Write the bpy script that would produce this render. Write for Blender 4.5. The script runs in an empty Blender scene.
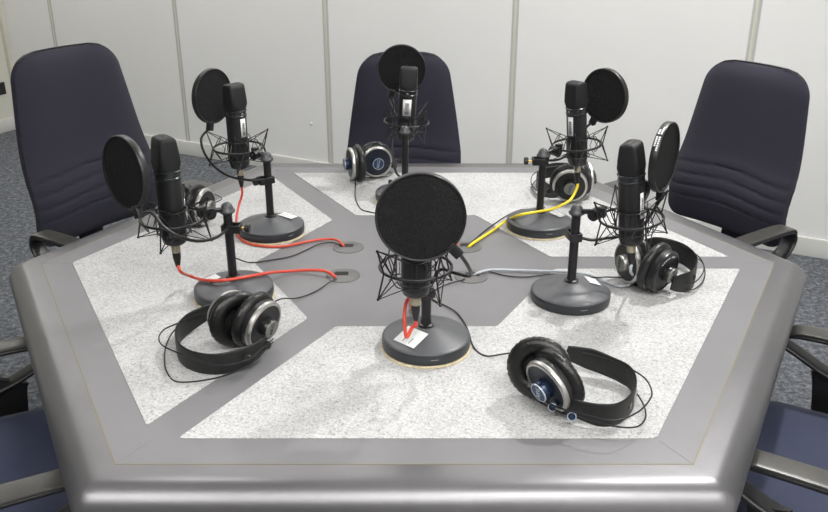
import bpy, bmesh, math, random
from mathutils import Vector as V, Matrix as M
random.seed(4)
SC = bpy.context.scene
COL = SC.collection
PI = math.pi
TZ = .74                     # table top height above the floor
EYE = .83                    # camera height above the table
F = 863.; TH = math.radians(22.7); CT, ST = math.cos(TH), math.sin(TH)
CX, CY = -.0155, 1.94         # centre of the table

# ---------------------------------------------------------------- measuring: point of the photo -> place on a level z above the table
def at(px, py, z=0.0):
    v = (py-256)/F; d = EYE-z
    Y = (d*CT-v*d*ST)/(ST+v*CT); Z = Y*CT+d*ST
    return V(((px-414)*Z/F, Y, TZ+z))
def aty(px, py, Y):
    v = (py-256)/F
    d = Y*(ST+v*CT)/(CT-v*ST); Z = Y*CT+d*ST
    return V(((px-414)*Z/F, Y, TZ+EYE-d))

# ---------------------------------------------------------------- materials
def new_mat(name):
    m = bpy.data.materials.new(name); m.use_nodes = True
    return m, m.node_tree, m.node_tree.nodes['Principled BSDF']
def mat(name, col, rough=.5, metal=0., spec=.5, noise=0., nscale=60., bump=0., bscale=300., sheen=0., coat=0.):
    m, nt, b = new_mat(name)
    b.inputs['Roughness'].default_value = rough
    b.inputs['Metallic'].default_value = metal
    b.inputs['Specular IOR Level'].default_value = spec
    b.inputs['Sheen Weight'].default_value = sheen
    b.inputs['Coat Weight'].default_value = coat
    c = (*col, 1)
    tc = nt.nodes.new('ShaderNodeTexCoord')
    if noise > 0:
        n = nt.nodes.new('ShaderNodeTexNoise'); n.inputs['Scale'].default_value = nscale; n.inputs['Detail'].default_value = 6
        n.inputs['Roughness'].default_value = .65
        nt.links.new(tc.outputs['Object'], n.inputs['Vector'])
        r = nt.nodes.new('ShaderNodeValToRGB')
        r.color_ramp.elements[0].position = .3; r.color_ramp.elements[1].position = .7
        r.color_ramp.elements[0].color = (*[x*(1-noise) for x in col], 1)
        r.color_ramp.elements[1].color = (*[min(1, x*(1+noise)) for x in col], 1)
        nt.links.new(n.outputs['Fac'], r.inputs['Fac']); nt.links.new(r.outputs['Color'], b.inputs['Base Color'])
    else:
        b.inputs['Base Color'].default_value = c
    if bump > 0:
        n2 = nt.nodes.new('ShaderNodeTexNoise'); n2.inputs['Scale'].default_value = bscale; n2.inputs['Detail'].default_value = 4
        nt.links.new(tc.outputs['Object'], n2.inputs['Vector'])
        bp = nt.nodes.new('ShaderNodeBump'); bp.inputs['Strength'].default_value = bump; bp.inputs['Distance'].default_value = .002
        nt.links.new(n2.outputs['Fac'], bp.inputs['Height']); nt.links.new(bp.outputs['Normal'], b.inputs['Normal'])
    return m
def emat(name, col, st):
    m, nt, b = new_mat(name)
    b.inputs['Base Color'].default_value = (.8, .8, .8, 1)
    b.inputs['Emission Color'].default_value = (*col, 1); b.inputs['Emission Strength'].default_value = st
    return m

def felt_mat():
    m, nt, b = new_mat('grey_wool_felt')
    tc = nt.nodes.new('ShaderNodeTexCoord')
    n = nt.nodes.new('ShaderNodeTexNoise'); n.inputs['Scale'].default_value = 230; n.inputs['Detail'].default_value = 9; n.inputs['Roughness'].default_value = .72
    n.inputs['Distortion'].default_value = .8
    n2 = nt.nodes.new('ShaderNodeTexNoise'); n2.inputs['Scale'].default_value = 9; n2.inputs['Detail'].default_value = 3
    for x in (n, n2): nt.links.new(tc.outputs['Object'], x.inputs['Vector'])
    r = nt.nodes.new('ShaderNodeValToRGB')
    e = r.color_ramp.elements
    e[0].position = .30; e[0].color = (.14, .14, .142, 1)
    e[1].position = .60; e[1].color = (.59, .59, .59, 1)
    k = e.new(.44); k.color = (.41, .41, .41, 1)
    nt.links.new(n.outputs['Fac'], r.inputs['Fac'])
    mx = nt.nodes.new('ShaderNodeMix'); mx.data_type = 'RGBA'; mx.blend_type = 'MULTIPLY'; mx.inputs[0].default_value = .35
    r2 = nt.nodes.new('ShaderNodeValToRGB'); r2.color_ramp.elements[0].position = .35; r2.color_ramp.elements[0].color = (.72, .72, .72, 1); r2.color_ramp.elements[1].position = .6
    nt.links.new(n2.outputs['Fac'], r2.inputs['Fac'])
    nt.links.new(r.outputs['Color'], mx.inputs[6]); nt.links.new(r2.outputs['Color'], mx.inputs[7])
    nt.links.new(mx.outputs[2], b.inputs['Base Color'])
    b.inputs['Roughness'].default_value = .95; b.inputs['Specular IOR Level'].default_value = .15
    bp = nt.nodes.new('ShaderNodeBump'); bp.inputs['Strength'].default_value = .35; bp.inputs['Distance'].default_value = .002
    nt.links.new(n.outputs['Fac'], bp.inputs['Height']); nt.links.new(bp.outputs['Normal'], b.inputs['Normal'])
    return m
def carpet_mat():
    m, nt, b = new_mat('blue_grey_carpet')
    tc = nt.nodes.new('ShaderNodeTexCoord')
    n = nt.nodes.new('ShaderNodeTexNoise'); n.inputs['Scale'].default_value = 42; n.inputs['Detail'].default_value = 8; n.inputs['Roughness'].default_value = .8
    nt.links.new(tc.outputs['Object'], n.inputs['Vector'])
    r = nt.nodes.new('ShaderNodeValToRGB')
    e = r.color_ramp.elements
    e[0].position = .34; e[0].color = (.042, .046, .053, 1)
    e[1].position = .66; e[1].color = (.31, .325, .35, 1)
    k = e.new(.5); k.color = (.13, .139, .155, 1)
    nt.links.new(n.outputs['Fac'], r.inputs['Fac']); nt.links.new(r.outputs['Color'], b.inputs['Base Color'])
    b.inputs['Roughness'].default_value = 1; b.inputs['Specular IOR Level'].default_value = .1
    bp = nt.nodes.new('ShaderNodeBump'); bp.inputs['Strength'].default_value = .6; bp.inputs['Distance'].default_value = .004
    nt.links.new(n.outputs['Fac'], bp.inputs['Height']); nt.links.new(bp.outputs['Normal'], b.inputs['Normal'])
    return m
def mesh_cloth_mat():
    m, nt, b = new_mat('black_nylon_mesh')
    b.inputs['Base Color'].default_value = (.008, .008, .0085, 1); b.inputs['Roughness'].default_value = .8
    b.inputs['Specular IOR Level'].default_value = .25
    tr = nt.nodes.new('ShaderNodeBsdfTransparent'); mx = nt.nodes.new('ShaderNodeMixShader')
    tc = nt.nodes.new('ShaderNodeTexCoord')
    w = nt.nodes.new('ShaderNodeTexNoise'); w.inputs['Scale'].default_value = 420; w.inputs['Detail'].default_value = 2
    nt.links.new(tc.outputs['Object'], w.inputs['Vector'])
    mr = nt.nodes.new('ShaderNodeMapRange'); mr.inputs[1].default_value = .35; mr.inputs[2].default_value = .65; mr.inputs[3].default_value = .88; mr.inputs[4].default_value = 1.
    nt.links.new(w.outputs['Fac'], mr.inputs[0]); nt.links.new(mr.outputs[0], mx.inputs[0])
    nt.links.new(tr.outputs[0], mx.inputs[1]); nt.links.new(b.outputs[0], mx.inputs[2])
    nt.links.new(mx.outputs[0], nt.nodes['Material Output'].inputs['Surface'])
    return m
def grille_mat():
    m, nt, b = new_mat('dark_wire_grille')
    tc = nt.nodes.new('ShaderNodeTexCoord')
    vo = nt.nodes.new('ShaderNodeTexVoronoi'); vo.inputs['Scale'].default_value = 650
    nt.links.new(tc.outputs['Object'], vo.inputs['Vector'])
    r = nt.nodes.new('ShaderNodeValToRGB'); r.color_ramp.elements[0].color = (.016, .018, .019, 1); r.color_ramp.elements[1].color = (.006, .0065, .007, 1)
    r.color_ramp.elements[1].position = .6
    nt.links.new(vo.outputs['Distance'], r.inputs['Fac']); nt.links.new(r.outputs['Color'], b.inputs['Base Color'])
    b.inputs['Roughness'].default_value = .5; b.inputs['Metallic'].default_value = .25
    bp = nt.nodes.new('ShaderNodeBump'); bp.inputs['Strength'].default_value = .5; bp.inputs['Distance'].default_value = .001
    nt.links.new(vo.outputs['Distance'], bp.inputs['Height']); nt.links.new(bp.outputs['Normal'], b.inputs['Normal'])
    return m

MT = dict(
    top=mat('grey_table_laminate', (.170, .168, .176), .42, noise=.05, nscale=5, bump=.05, bscale=500),
    rail=mat('grey_lacquered_rail', (.19, .187, .194), .35, metal=.7, noise=.06, nscale=6, bump=.04, bscale=400),
    joint=mat('olive_joint_line', (.20, .17, .085), .7),
    seam=mat('dark_table_seam', (.17, .168, .17), .5),
    pedestal=mat('dark_grey_pedestal', (.09, .09, .095), .5),
    grommet=mat('grey_plastic_grommet', (.115, .112, .112), .38),
    slot=mat('black_slot', (.01, .01, .01), .8),
    felt=felt_mat(), carpet=carpet_mat(),
    wall=mat('warm_white_wall_panel', (.85, .85, .84), .55, noise=.02, nscale=1.2),
    wall_dark=mat('dark_studio_wall', (.035, .035, .04), .8),  # unseen front wall, coloured dark so the rail's nose reflects dark
    wall_l=mat('cream_wall_panel', (.72, .71, .63), .55, noise=.03, nscale=1.2),
    strip=mat('cream_joint_strip', (.70, .69, .60), .5),
    strip_edge=mat('grey_joint_edge', (.55, .55, .53), .6),
    skirt=mat('pale_grey_skirting', (.74, .74, .71), .45),
    ceil=mat('white_ceiling', (.75, .75, .73), .8, noise=.02, nscale=20),
    fabric=mat('navy_chair_fabric', (.0150, .0145, .0275), .9, noise=.25, nscale=420, bump=.35, bscale=700, sheen=.06),
    seatfab=mat('blue_seat_fabric', (.038, .046, .092), .85, noise=.2, nscale=420, bump=.35, bscale=700, sheen=.1),
    blackp=mat('black_plastic', (.014, .014, .015), .38),
    blackpost=mat('blue_black_post', (.008, .012, .022), .45),
    armpad=mat('worn_grey_brown_arm', (.055, .053, .048), .34, noise=.15, nscale=30),
    black=mat('satin_black_metal', (.013, .013, .014), .33, metal=.2),
    base=mat('charcoal_cast_iron', (.075, .078, .085), .38, noise=.06, nscale=40, bump=.06, bscale=500),
    basedge=mat('dark_charcoal_rim', (.026, .028, .032), .36),
    pad=mat('cream_cork_pad', (.62, .53, .36), .8, noise=.25, nscale=90),
    dome=mat('dark_grey_dome', (.055, .058, .062), .38),
    micbody=mat('black_mic_lacquer', (.010, .0105, .0115), .36),
    miccol=mat('dark_mic_collar', (.06, .062, .066), .26, metal=.8),
    grille=grille_mat(),
    mesh=mesh_cloth_mat(),
    hoop=mat('matt_black_hoop', (.012, .012, .012), .40),
    label=mat('white_paper_label', (.72, .72, .72), .5),
    print=mat('dark_print', (.05, .05, .05), .6),
    white=mat('white_print', (.8, .8, .8), .6),
    greyprint=mat('grey_print', (.30, .30, .29), .6),
    brass=mat('brass_screw', (.62, .42, .12), .3, metal=.9),
    steel=mat('brushed_steel', (.55, .54, .52), .36, metal=.9),
    nickel=mat('champagne_nickel', (.42, .38, .28), .35, metal=.8),
    leather=mat('black_leatherette', (.009, .009, .009), .36, noise=.2, nscale=80, bump=.5, bscale=160),
    hband=mat('black_headband_leather', (.009, .009, .009), .48, bump=.3, bscale=260),
    navycup=mat('midnight_blue_cup', (.006, .010, .022), .45),
    blackcup=mat('black_cup', (.008, .008, .009), .42),
    bluehub=mat('blue_hub', (.02, .035, .07), .28, metal=.5),
    blackhub=mat('black_hub', (.012, .012, .013), .3),
    greyhub=mat('grey_green_badge', (.20, .21, .19), .4, metal=.4),
    bluebadge=mat('blue_badge', (.018, .045, .10), .4),
    badgeprint=mat('silver_badge_print', (.45, .50, .56), .35, metal=.3),
    red=mat('red_orange_cable', (.62, .07, .04), .35),
    yellow=mat('yellow_cable', (.85, .66, .02), .4),
    grey_c=mat('pale_grey_cable', (.42, .45, .49), .4),
    dark_c=mat('black_cable', (.012, .012, .012), .4),
    lamp=emat('lamp_diffuser', (1., .985, .955), 12.5),
    lampframe=mat('white_lamp_frame', (.8, .8, .8), .4),
)

# ---------------------------------------------------------------- mesh helpers
class MB:
    def __init__(s): s.v = []; s.f = []
    def add(s, vs, fs, m=None):
        o = len(s.v)
        s.v += [(m @ V(p)) if m else V(p) for p in vs]
        s.f += [tuple(i+o for i in f) for f in fs]
        return s
    def box(s, c, d, m=None):
        x, y, z = c; a, b, e = d[0]/2, d[1]/2, d[2]/2
        vs = [(x+i*a, y+j*b, z+k*e) for k in (-1, 1) for j in (-1, 1) for i in (-1, 1)]
        return s.add(vs, [(0, 2, 3, 1), (4, 5, 7, 6), (0, 1, 5, 4), (2, 6, 7, 3), (0, 4, 6, 2), (1, 3, 7, 5)], m)
    def lathe(s, prof, m=None, n=32, closed=False):
        vs = []; fs = []; k = len(prof)
        for i in range(n):
            a = 2*PI*i/n
            for r, z in prof: vs.append((r*math.cos(a), r*math.sin(a), z))
        for i in range(n):
            j = (i+1) % n
            for q in range(k if closed else k-1):
                w = (q+1) % k
                fs.append((i*k+q, j*k+q, j*k+w, i*k+w))
        if not closed:
            if prof[0][0] > 1e-6: fs.append(tuple((n-1-i)*k for i in range(n)))
            if prof[-1][0] > 1e-6: fs.append(tuple(i*k+k-1 for i in range(n)))
        return s.add(vs, fs, m)
    def cyl(s, a, b, r, r2=None, n=16):
        a, b = V(a), V(b); r2 = r if r2 is None else r2
        L = (b-a).length
        return s.lathe([(r, 0), (r2, L)], frame(a, b-a), n)
    def tube(s, pts, r, n=8, closed=False, smooth=0, flat=None, up=None):
        P = [V(p) for p in pts]
        if smooth: P = catmull(P, smooth, closed)
        N = len(P); vs = []; fs = []
        t0 = (P[1]-P[0]).normalized()
        nrm = V((0, 0, 1)) if abs(t0.z) < .9 else V((1, 0, 0))
        if up: nrm = V(up)
        for i in range(N):
            if closed: t = (P[(i+1) % N]-P[i-1]).normalized()
            else: t = (P[min(i+1, N-1)]-P[max(i-1, 0)]).normalized()
            nrm = ((V(up) if up else nrm) - t*((V(up) if up else nrm).dot(t))).normalized()
            bi = t.cross(nrm)
            rr = r[min(i, len(r)-1)] if isinstance(r, (list, tuple)) else r
            if flat:       # rounded rectangular section: flat=(half width along up, half thickness)
                w, h = flat
                for a in range(n):
                    q = 2*PI*a/n; c_, s_ = math.cos(q), math.sin(q)
                    g = lambda x: math.copysign(abs(x)**.45, x)
                    vs.append(P[i]+nrm*(g(c_)*w)+bi*(g(s_)*h))
            else:
                for a in range(n):
                    q = 2*PI*a/n; vs.append(P[i]+nrm*(math.cos(q)*rr)+bi*(math.sin(q)*rr))
        for i in range(N if closed else N-1):
            j = (i+1) % N
            for a in range(n):
                b = (a+1) % n
                fs.append((i*n+a, i*n+b, j*n+b, j*n+a))
        if not closed:
            fs.append(tuple(reversed(range(n)))); fs.append(tuple((N-1)*n+a for a in range(n)))
        return s.add(vs, fs)
    def torus(s, R, r, m=None, n=40, k=10):
        prof = [(R+r*math.cos(2*PI*a/k), r*math.sin(2*PI*a/k)) for a in range(k)]
        return s.lathe(prof, m, n, closed=True)
    def prism(s, poly, z0, z1, m=None):
        n = len(poly)
        vs = [(x, y, z0) for x, y in poly]+[(x, y, z1) for x, y in poly]
        fs = [tuple(reversed(range(n))), tuple(range(n, 2*n))]+[(i, (i+1) % n, (i+1) % n+n, i+n) for i in range(n)]
        return s.add(vs, fs, m)
    def build(s, name, material, parent=None, bevel=0, angle=38, local=None):
        me = bpy.data.meshes.new(name)
        vs = s.v
        if local: vs = [local @ p for p in vs]
        me.from_pydata([tuple(p) for p in vs], [], s.f); me.validate()
        bm = bmesh.new(); bm.from_mesh(me)
        bmesh.ops.recalc_face_normals(bm, faces=bm.faces)
        if bevel:
            es = [e for e in bm.edges if len(e.link_faces) == 2 and e.calc_face_angle(0) > .6]
            bmesh.ops.bevel(bm, geom=es, offset=bevel, segments=3, affect='EDGES', profile=.5, clamp_overlap=True)
        bm.to_mesh(me); bm.free()
        me.shade_smooth(); me.set_sharp_from_angle(angle=math.radians(angle))
        me.materials.append(material)
        o = bpy.data.objects.new(name, me); COL.objects.link(o)
        if parent: o.parent = parent
        return o
def frame(o, z, x=None):
    z = V(z).normalized(); x = V(x) if x else (V((1, 0, 0)) if abs(z.x) < .9 else V((0, 1, 0)))
    y = z.cross(x).normalized(); x = y.cross(z).normalized()
    m = M((x, y, z)).transposed().to_4x4(); m.translation = V(o); return m
def catmull(P, k=8, closed=False):
    out = []; N = len(P)
    for i in range(N if closed else N-1):
        if closed: p0, p1, p2, p3 = P[i-1], P[i], P[(i+1) % N], P[(i+2) % N]
        else:
            p1, p2 = P[i], P[i+1]
            p0 = P[i-1] if i else p1*2-p2
            p3 = P[i+2] if i+2 < N else p2*2-p1
        for j in range(k):
            t = j/k
            out.append(.5*((2*p1)+(p2-p0)*t+(2*p0-5*p1+4*p2-p3)*t*t+(3*p1-p0-3*p2+p3)*t**3))
    if not closed: out.append(P[-1])
    return out
def tag(o, label=None, cat=None, group=None, kind=None):
    if label: o['label'] = label
    if cat: o['category'] = cat
    if group: o['group'] = group
    if kind: o['kind'] = kind
    return o
def empty(name, loc=(0, 0, 0), rz=0):
    o = bpy.data.objects.new(name, None); COL.objects.link(o); o.location = loc; o.rotation_euler = (0, 0, rz)
    o.empty_display_size = .05
    return o
def copy_tree(o, parent=None):
    c = o.copy(); COL.objects.link(c)
    if parent: c.parent = parent
    for ch in list(o.children): copy_tree(ch, c)
    return c
def text_mesh(txt, size, mtx, material, parent, name='lettering', depth=.0003, bold=0):
    cu = bpy.data.curves.new(name, 'FONT'); cu.body = txt; cu.size = size; cu.align_x = 'CENTER'; cu.align_y = 'CENTER'
    cu.extrude = depth; cu.offset = bold
    t = bpy.data.objects.new('tmp_text', cu); COL.objects.link(t)
    bpy.context.view_layer.update()
    me = bpy.data.meshes.new_from_object(t.evaluated_get(bpy.context.evaluated_depsgraph_get()))
    bpy.data.objects.remove(t)
    me.name = name; me.transform(mtx); me.materials.clear(); me.materials.append(material)
    o = bpy.data.objects.new(name, me); COL.objects.link(o); o.parent = parent
    return o

# ================================================================ the room
A = V((-2.918, 6.22, 0)); B = V((1.937, 3.719, 0)); D = (B-A).normalized(); A = A+D*.055; NRM = V((D.y, -D.x, 0))   # back wall from its left corner; NRM points into the room
if NRM.y > 0: NRM = -NRM
H = 2.65
def wall(name, p, q, material, inward, t=.1):
    mb = MB(); p, q = V(p), V(q); o = -V(inward)*t
    mb.prism([(p.x, p.y), (q.x, q.y), (q.x+o.x, q.y+o.y), (p.x+o.x, p.y+o.y)], 0, H)
    return tag(mb.build(name, material), kind='structure')
LEN = 6.9
Bx = A+D*LEN
SIDE = 7.2
wall('wall_back', A-D*.1, Bx+D*.1, MT['wall'], NRM)
wall('wall_left', A, A+NRM*SIDE, MT['wall_l'], D)
wall('wall_right', Bx, Bx+NRM*SIDE, MT['wall'], -D)
wall('wall_front', A+NRM*SIDE-D*.1, Bx+NRM*SIDE+D*.1, MT['wall_dark'], -NRM)
cs = [A-D*.1-NRM*.1, Bx+D*.1-NRM*.1, Bx+D*.1+NRM*(SIDE+.1), A-D*.1+NRM*(SIDE+.1)]
tag(MB().prism([(p.x, p.y) for p in cs], -.1, 0).build('floor', MT['carpet']), kind='structure')
tag(MB().prism([(p.x, p.y) for p in cs], H, H+.1).build('ceiling', MT['ceil']), kind='structure')
def along(p, q, inward, off, h, z0, mb):
    p, q = V(p), V(q); o = V(inward)*off
    mb.prism([(p.x, p.y), (q.x, q.y), (q.x+o.x, q.y+o.y), (p.x+o.x, p.y+o.y)], z0, z0+h)
for nm, p, q, inw in (('back', A, Bx, NRM), ('left', A, A+NRM*SIDE, D), ('right', Bx, Bx+NRM*SIDE, -D), ('front', A+NRM*SIDE, Bx+NRM*SIDE, -NRM)):
    mb = MB(); along(p, q, inw, .014, .092, 0, mb)
    tag(mb.build('baseboard_'+nm, MT['skirt'], bevel=.003), kind='structure')
# vertical cover strips between the wall panels
def on_back(px, py):      # distance along the back wall of a photo point
    v = (py-256)/F; u = (px-414)/F
    # ray: X=u*Z, Y=Z*CT - v*Z*ST ; cut with the wall line
    k = (A.x*NRM.x+A.y*NRM.y)/(u*NRM.x+(CT-v*ST)*NRM.y)
    return (V((u*k, (CT-v*ST)*k, 0))-A).dot(D)
n = 0
for px, py, wd in ((52, 20, .010), (180.3, 62, .010), (328, 82, .014), (512.5, 82, .012), (754, 30, .015)):
    s0 = on_back(px, py); n += 1
    c = A+D*s0
    mb = MB(); along(c-D*wd/2, c+D*wd/2, NRM, .006, H-.092, .092, mb)
    tag(mb.build('trim_%d' % n, MT['strip'], bevel=.002), kind='structure')
    n += 1
    mb = MB()
    for sg in (-1, 1): along(c+D*(sg*(wd/2+.006))-D*.005, c+D*(sg*(wd/2+.006))+D*.005, NRM, .003, H-.092, .092, mb)
    tag(mb.build('trim_%d' % n, MT['strip_edge']), kind='structure')
n += 1
mb = MB(); along(A, A+D*.035, NRM, .035, H-.092, .092, mb); tag(mb.build('trim_%d' % n, MT['strip'], bevel=.004), kind='structure')
# small dark wall plate on the left wall, a screw hole in the back wall
pl = MB(); e = A+NRM*.09; 
pl.prism([(x.x, x.y) for x in (e, e+NRM*.09, e+NRM*.09+D*.015, e+D*.015)], .265, .35)
tag(pl.build('wall_plate', MT['blackp'], bevel=.003), 'small dark plate on the cream wall at the left edge of the room', 'wall plate')
sp = A+D*on_back(311, 124)+V((0, 0, 0))
k = aty(311, 124, sp.y); hk = MB(); hk.lathe([(.011, 0), (.009, .004), (.004, .005), (.004, .002), (0, .002)], frame((sp.x, sp.y, k.z), NRM), 14)
tag(hk.build('wall_plug', MT['label']), 'tiny white screw plug in the pale wall left of the middle chair', 'wall plug')

# ceiling luminaires (out of the picture, they light the room)
proto = None
LIGHTS = [tuple((A+D*q+NRM*.95)[:2]) for q in (.75, 2.15, 3.55, 4.95)]+[(-1.3, .25), (.1, .25), (1.5, .25), (-1.3, -.3), (.1, -.3), (1.5, -.3), (-1.3, -.85), (.1, -.85), (1.5, -.85)]  # wall row added to brighten the wall; front rows multiplied to widen the rail highlight
for i, (x, y) in enumerate(LIGHTS):
    if proto is None:
        r = empty('ceiling_light', (x, y, H))
        MB().box((0, 0, -.012), (1.22, .32, .024)).build('frame', MT['lampframe'], r, bevel=.003)
        MB().box((0, 0, -.027), (1.16, .26, .006)).build('diffuser', MT['lamp'], r)
        proto = r; r.rotation_euler = (0, 0, math.atan2(D.y, D.x))
    else: r = copy_tree(proto); r.location = (x, y, H); r.rotation_euler = (0, 0, math.atan2(D.y, D.x) if i < 4 else 0)
    tag(r, 'long white luminaire set in the ceiling above the room', 'ceiling light', 'ceiling lights above the table')
def area(name, loc, aim, size, power, col=(1, .985, .96)):
    l = bpy.data.lights.new(name, 'AREA'); l.shape = 'DISK'; l.size = size; l.energy = power; l.color = col
    o = bpy.data.objects.new(name, l); COL.objects.link(o); o.location = loc
    o.rotation_euler = (V(aim)-V(loc)).to_track_quat('-Z', 'Y').to_euler(); return o
area('spot_lamp', (1.05, 2.35, H-.04), (.2, 1.9, .7), .11, 30)
area('spot_lamp', (.56, .35, H-.04), (0, 1.7, .7), .16, 14)
area('spot_lamp', (-.9, 2.7, H-.04), (-.3, 1.9, .7), .16, 6)
dl0 = None
for x, y in ((1.05, 2.35), (.56, .35), (-.9, 2.7)):
    if dl0 is None:
        dl0 = r = empty('ceiling_downlight', (x, y, H)); MB().lathe([(.092, 0), (.118, 0), (.118, -.008), (.112, -.014), (.096, -.014), (.092, -.008)], None, 40, closed=True).build('trim_ring', MT['lampframe'], r)
    else: r = copy_tree(dl0); r.location = (x, y, H)
    tag(r, 'small round white downlight in the ceiling above the table', 'ceiling light', 'round downlights above the table')
w = bpy.data.worlds.new('world'); SC.world = w; w.use_nodes = True
w.node_tree.nodes['Background'].inputs[0].default_value = (.5, .52, .55, 1); w.node_tree.nodes['Background'].inputs[1].default_value = .2

# ================================================================ the table
SX = .96
def sx(y): return .96+.019*min(1, abs(y)/.8)
def hexa(ap, rot=0):
    R = ap/math.cos(PI/6)
    return [(CX+sx(R*math.sin(PI/3*k))*R*math.cos(PI/3*k), CY+R*math.sin(PI/3*k)) for k in range(6)]
JA, OA = .809, .889
table = tag(empty('conference_table', (CX, CY, 0)), 'large grey hexagonal studio table with pale felt inlays and a rounded edge', 'table')
TL = M.Translation((-CX, -CY, 0))
def tbuild(mb, name, m, **k): return mb.build(name, m, table, local=TL, **k)
tbuild(MB().prism(hexa(JA-.0008), TZ-.03, TZ), 'tabletop', MT['top'])
# edge rails: one mitred length per side, swept along the side with a half-round nose
prof = [(0, -.03), (0, 0), (.014, 0), (.026, 0)]+[(.032+.046*math.sin(math.radians(q)), -.042+.042*math.cos(math.radians(q))) for q in range(5, 150, 6)]+[(.020, -.078)]
rc = .02
for k in range(6):
    a0, a1 = PI/3*k, PI/3*(k+1)
    vs = []; fs = []
    st = []
    def corner(ap, a, off):
        R = ap/math.cos(PI/6)
        return V((CX+sx(R*math.sin(a))*R*math.cos(a), CY+R*math.sin(a), 0))
    np_ = len(prof)
    # sections: mitre end, straight start .. straight end, mitre end; the outer corner is eased
    for sct in range(12):
        t = sct/11
        for d, z in prof:
            p0 = corner(JA+d, a0, 0); p1 = corner(JA+d, a1, 0)
            ez = .010*(max(0, d-.02)/.06)**1.2            # how much the nose is cut back at the corner
            L = (p1-p0).length
            u = [0, .002, .005, .009, .014, .02][sct] if sct < 6 else L-[0, .002, .005, .009, .014, .02][11-sct]
            p = p0+(p1-p0)*(u/L)
            uu = min(u, L-u)
            cut = ez*max(0, 1-uu/.02)**2*.75
            mid = V((CX, CY, 0))-(p0+p1)/2
            p = p+mid.normalized()*cut
            vs.append((p.x, p.y, TZ+z))
    for i in range(11):
        for j in range(np_):
            q = (j+1) % np_
            fs.append((i*np_+j, (i+1)*np_+j, (i+1)*np_+q, i*np_+q))
    fs.append(tuple(range(np_))); fs.append(tuple(11*np_+j for j in reversed(range(np_))))
    tbuild(MB().add(vs, fs), 'edge_rail', MT['rail'], angle=30)
# joint line between top and rail
hi, ho = hexa(JA-.0012), hexa(JA+.0004)
mb = MB()
for k in range(6):
    q = (k+1) % 6
    mb.prism([hi[k], hi[q], ho[q], ho[k]], TZ-.004, TZ+.0003)
tbuild(mb, 'joint_strip', MT['joint'])
# felt inlays: three chevrons, each over two sides
FA, CA, G = .739, .338, .0375
def lxy(x, y): return (CX+sx(y)*x, CY+y)
def rot(p, a): return (p[0]*math.cos(a)-p[1]*math.sin(a), p[0]*math.sin(a)+p[1]*math.cos(a))
RF, RCN = FA/math.cos(PI/6), CA/math.cos(PI/6)
def round_poly(P, r, k=4):
    out = []
    for i in range(len(P)):
        a, b, c = V((*P[i-1], 0)), V((*P[i], 0)), V((*P[(i+1) % len(P)], 0))
        p = b+(a-b).normalized()*r; q = b+(c-b).normalized()*r
        for j in range(k+1):
            t = j/k; w_ = p*(1-t)**2+b*2*t*(1-t)+q*t*t; out.append((w_.x, w_.y))
    return out
base_poly = [(RF-G/math.sqrt(3), G), (RF*.5, RF*math.sqrt(3)/2)]
end = rot((RF-G/math.sqrt(3), -G), 2*PI/3)
inner_end = rot((RCN-G/math.sqrt(3), -G), 2*PI/3)
inner_mid = (RCN*.5, RCN*math.sqrt(3)/2)
inner_st = (RCN-G/math.sqrt(3), G)
# lay order: outer start, outer mid, outer end, inner end, inner mid, inner start
poly = [base_poly[0], base_poly[1], end, inner_end, inner_mid, inner_st]
for k in range(3):
    P = [lxy(*rot(p, k*2*PI/3)) for p in poly]
    tbuild(MB().prism(round_poly(P, .008), TZ-.002, TZ+.0012), 'felt_inlay', MT['felt'])
mb = MB()
for k in range(6):
    a = PI/3*k; r0, r1 = RF+.006, JA/math.cos(PI/6)
    d = V((math.cos(a), math.sin(a), 0)); nn = V((-d.y, d.x, 0))*.0006
    P = [d*r0-nn, d*r1-nn, d*r1+nn, d*r0+nn]
    mb.prism([lxy(p.x, p.y) for p in P], TZ-.001, TZ+.0003)
tbuild(mb, 'mitre_seam', MT['seam'])
holes = [(-.152, .100), (-.152, -.077), (.148, .104), (.150, -.082)]
for i, (x, y) in enumerate(holes):
    g = MB(); g.lathe([(0, .0025), (.037, .0025), (.0395, .0018), (.0405, -.001)], M.Translation((CX+x, CY+y, TZ)), 40)
    g = tbuild(g, 'cable_grommet', MT['grommet'])
    sg = 1 if x < 0 else -1
    s = MB(); s.prism(round_poly([(CX+x-.020*1-sg*.004, CY+y-.002), (CX+x+.016-sg*.004, CY+y-.002), (CX+x+.016-sg*.004, CY+y+.018), (CX+x-.016-sg*.004, CY+y+.018)], .004), TZ+.001, TZ+.0031)
    s.build('cable_slot', MT['slot'], g, local=TL)
# pedestal
pd = MB(); pd.prism([(CX+.45*SX*math.cos(PI/3*k), CY+.45*math.sin(PI/3*k)) for k in range(6)], .0, TZ-.03)
tbuild(pd, 'pedestal', MT['pedestal'], bevel=.01)
ap = MB(); ap.prism(hexa(.74), TZ-.055, TZ-.031); tbuild(ap, 'under_frame', MT['pedestal'])

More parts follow.
